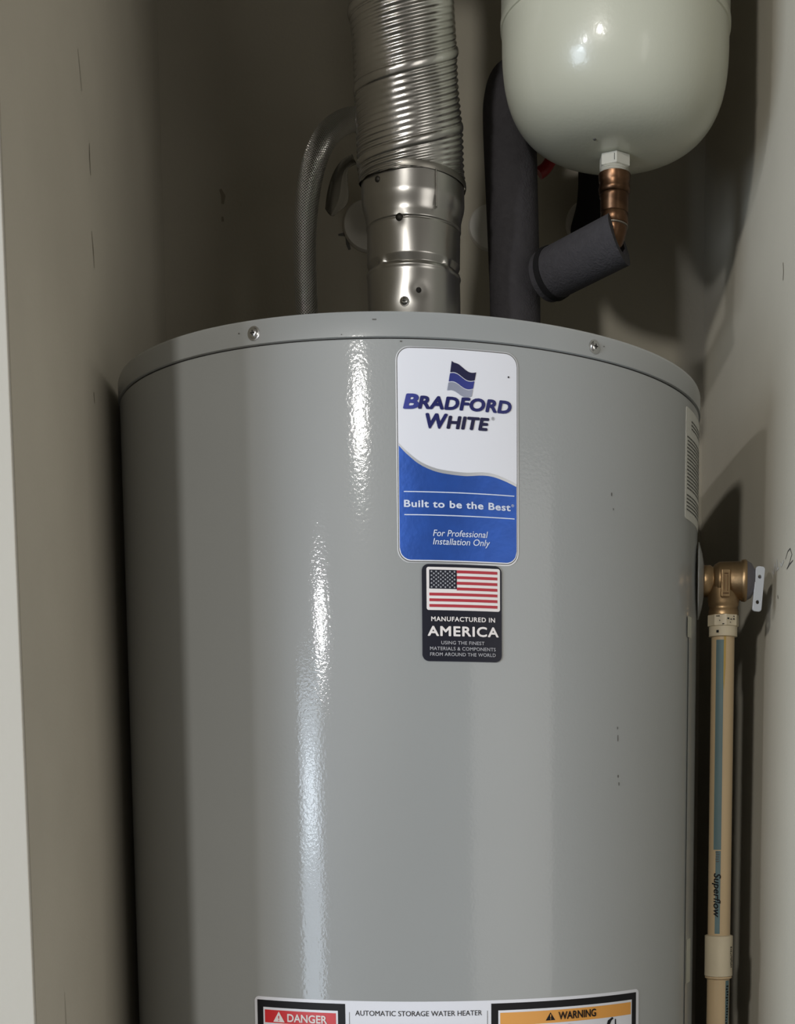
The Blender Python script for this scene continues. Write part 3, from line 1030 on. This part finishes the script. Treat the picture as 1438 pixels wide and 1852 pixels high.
# raised plaque with the casting mark on the front
pv = Vector((0.2712, OX.y - 0.0172, 0))
plaque = box('plaque', (pv.x - 0.0040, pv.y - 0.0012, 1.3722), (pv.x + 0.0040, pv.y + 0.0030, 1.3958), 'brass', valve, bevel=0.0006)
for (a, b) in (((-0.0016, 1.3770), (-0.0012, 1.3910)), ((0.0012, 1.3770), (0.0016, 1.3910)), ((-0.0026, 1.3748), (0.0026, 1.3756)), ((-0.0020, 1.3918), (0.0020, 1.3926))):
    m_ = box('casting_line', (pv.x + a[0], pv.y - 0.0016, a[1]), (pv.x + b[0], pv.y - 0.0010, b[1]), 'copper', None)
    m_.parent = plaque
    m_.location = (0, 0, 0)


def holed_plate(name, w, h, hole, z_holes, thick, material):
    cu = bpy.data.curves.new(name, 'CURVE')
    cu.dimensions = '2D'
    cu.fill_mode = 'BOTH'
    cu.extrude = thick / 2
    cu.bevel_depth = 0.0003

    def spl(pts):
        s = cu.splines.new('POLY')
        s.points.add(len(pts) - 1)
        for p, q in zip(s.points, pts):
            p.co = (q[0], q[1], 0, 1)
        s.use_cyclic_u = True
    c = 0.0022
    pts = []
    for sx, sy, a0 in ((1, 1, 0), (-1, 1, 90), (-1, -1, 180), (1, -1, 270)):
        for k in range(5):
            t = math.radians(a0 + 22.5 * k)
            pts.append((sx * (w / 2 - c) + c * math.cos(t), sy * (h / 2 - c) + c * math.sin(t)))
    spl(pts)
    for zz in z_holes:
        spl([(hole * math.cos(2 * math.pi * k / 16), zz + hole * math.sin(2 * math.pi * k / 16)) for k in range(16)])
    ob = bpy.data.objects.new(name, cu)
    COL.objects.link(ob)
    dg = bpy.context.evaluated_depsgraph_get()
    dg.update()
    me = bpy.data.meshes.new_from_object(ob.evaluated_get(dg))
    bpy.data.objects.remove(ob)
    me.materials.clear()
    me.materials.append(MATS[material])
    o = bpy.data.objects.new(name, me)
    COL.objects.link(o)
    return o


lev = holed_plate('test_lever', 0.0076, 0.0385, 0.0020, (0.0105, -0.0115), 0.0018, 'lever_metal')
lev.parent = valve
lev.location = Vector((0.3016, P0.y + AX.y * 0.05 - 0.008, 1.3798)) - P0
lev.rotation_euler = (math.pi / 2, math.radians(4.5), math.radians(6))
lathe('lever_pin', [(0.050, 0.0030), (0.0565, 0.0030)], P0 + Vector((0, -0.004, 0)), AX, 'cap_grey', valve, n=16)

# cpvc drain line
DX, DY = 0.2730, OX.y
drain = thing('drain_pipe', 'beige plastic drain pipe running down beside the heater, printed with black lettering', 'pipe', (DX, DY, 0.3))
lathe('adapter_hex', [(1.3480, 0.0128), (1.3484, 0.0140), (1.3578, 0.0140), (1.3585, 0.0120)], (DX, DY, 0), (0, 0, 1), 'cpvc_ivory', drain, n=8, sharp=20)
lathe('adapter_socket', [(1.3390, 0.0108), (1.3394, 0.0126), (1.3480, 0.0126)], (DX, DY, 0), (0, 0, 1), 'cpvc_ivory', drain, n=40)
up_pipe = lathe('pipe_run', [(1.0720, 0.0103), (1.3400, 0.0103)], (DX, DY, 0), (0, 0, 1), 'cpvc', drain, n=40)
lathe('coupling', [(1.0345, 0.0112), (1.0350, 0.0128), (1.0405, 0.0127), (1.0715, 0.0128), (1.0722, 0.0110)], (DX, DY, 0), (0, 0, 1), 'cpvc_ivory', drain, n=40, sharp=45)
lathe('glue_bead', [(1.0318, 0.0106), (1.0330, 0.0124), (1.0345, 0.0118)], (DX, DY, 0), (0, 0, 1), 'cpvc', drain, n=32)
low_pipe = lathe('pipe_run', [(0.10, 0.0103), (1.0350, 0.0103)], (DX, DY, 0), (0, 0, 1), 'cpvc', drain, n=40)
pc = wrap(DX, DY, 0.0103, 0)
strip('printed_stripe', pc, -0.0082, -0.0012, 1.336, 1.1500, 0.0002, 'teal_print', up_pipe, n=8)
strip('printed_stripe', pc, -0.0060, -0.0014, 1.1490, 1.0740, 0.0002, 'teal_print', up_pipe, n=8)
strip('primer_drip', pc, -0.0013, 0.0006, 1.3395, lambda q: 1.302 + 0.010 * math.sin(q * 2200), 0.0002, 'primer', up_pipe, n=8)
strip('printed_stripe', pc, 0.0050, 0.0100, 1.0310, 0.20, 0.0002, 'teal_print', low_pipe, n=8)
lettering('lettering', pc, 'Superflow', 0.0, 0.0400, 1.1290, 0.0062, 0.0004, 'black_print', up_pipe, bold=0.02, shear=0.2, turn=True, tilt=-0.0072)
pk = wrap(DX, DY, 0.0128, 0)


def marks(name, fn, items, parent, material='black_print'):
    vs, fs = [], []
    for (s, z, w, h) in items:
        b = len(vs)
        for a, q in ((s, z), (s + w, z), (s + w, z + h), (s, z + h)):
            vs.append(fn(a, q, 0.0005))
        fs.append((b, b + 1, b + 2, b + 3))
    o = mesh_obj(name, vs, fs, material, None, smooth=False)
    local(o, parent)
    o['kind'] = 'stuff'
    return o


it = []
z = 1.139
while z < 1.1495:
    it.append((-0.0062 + random.uniform(0, 0.001), z, 0.0028, 0.0009))
    z += 0.0021
marks('fine_print', pc, it, up_pipe, 'scuff_grey')
it = [(0.0098 + random.uniform(-0.0006, 0.0006), 1.0430 + k * 0.0018, random.uniform(0.0012, 0.0026), 0.0011) for k in range(11)]
marks('fine_print', pk, it, drain)
it = [(0.0052 + random.uniform(0, 0.0012), 0.9600 + k * 0.0026, random.uniform(0.0014, 0.0030), 0.0014) for k in range(26)]
marks('fine_print', pc, it, low_pipe)
hx = wrap(DX, DY, 0.0136, 0)
marks('ink_smudge', hx, [(0.0008, 1.3535, 0.0016, 0.0012), (0.0036, 1.3530, 0.0012, 0.0009), (0.0062, 1.3532, 0.0018, 0.0010), (0.0030, 1.3505, 0.001, 0.0006), (-0.0092, 1.3560, 0.0034, 0.0006),
                         (-0.0062, 1.3520, 0.0008, 0.0008), (0.0064, 1.3556, 0.0014, 0.0008), (-0.0035, 1.3490, 0.0016, 0.0008)], drain)
marks('ink_smudge', wrap(DX, DY, 0.0127, 0), [(-0.0085, 1.3420, 0.0022, 0.0022)], drain)
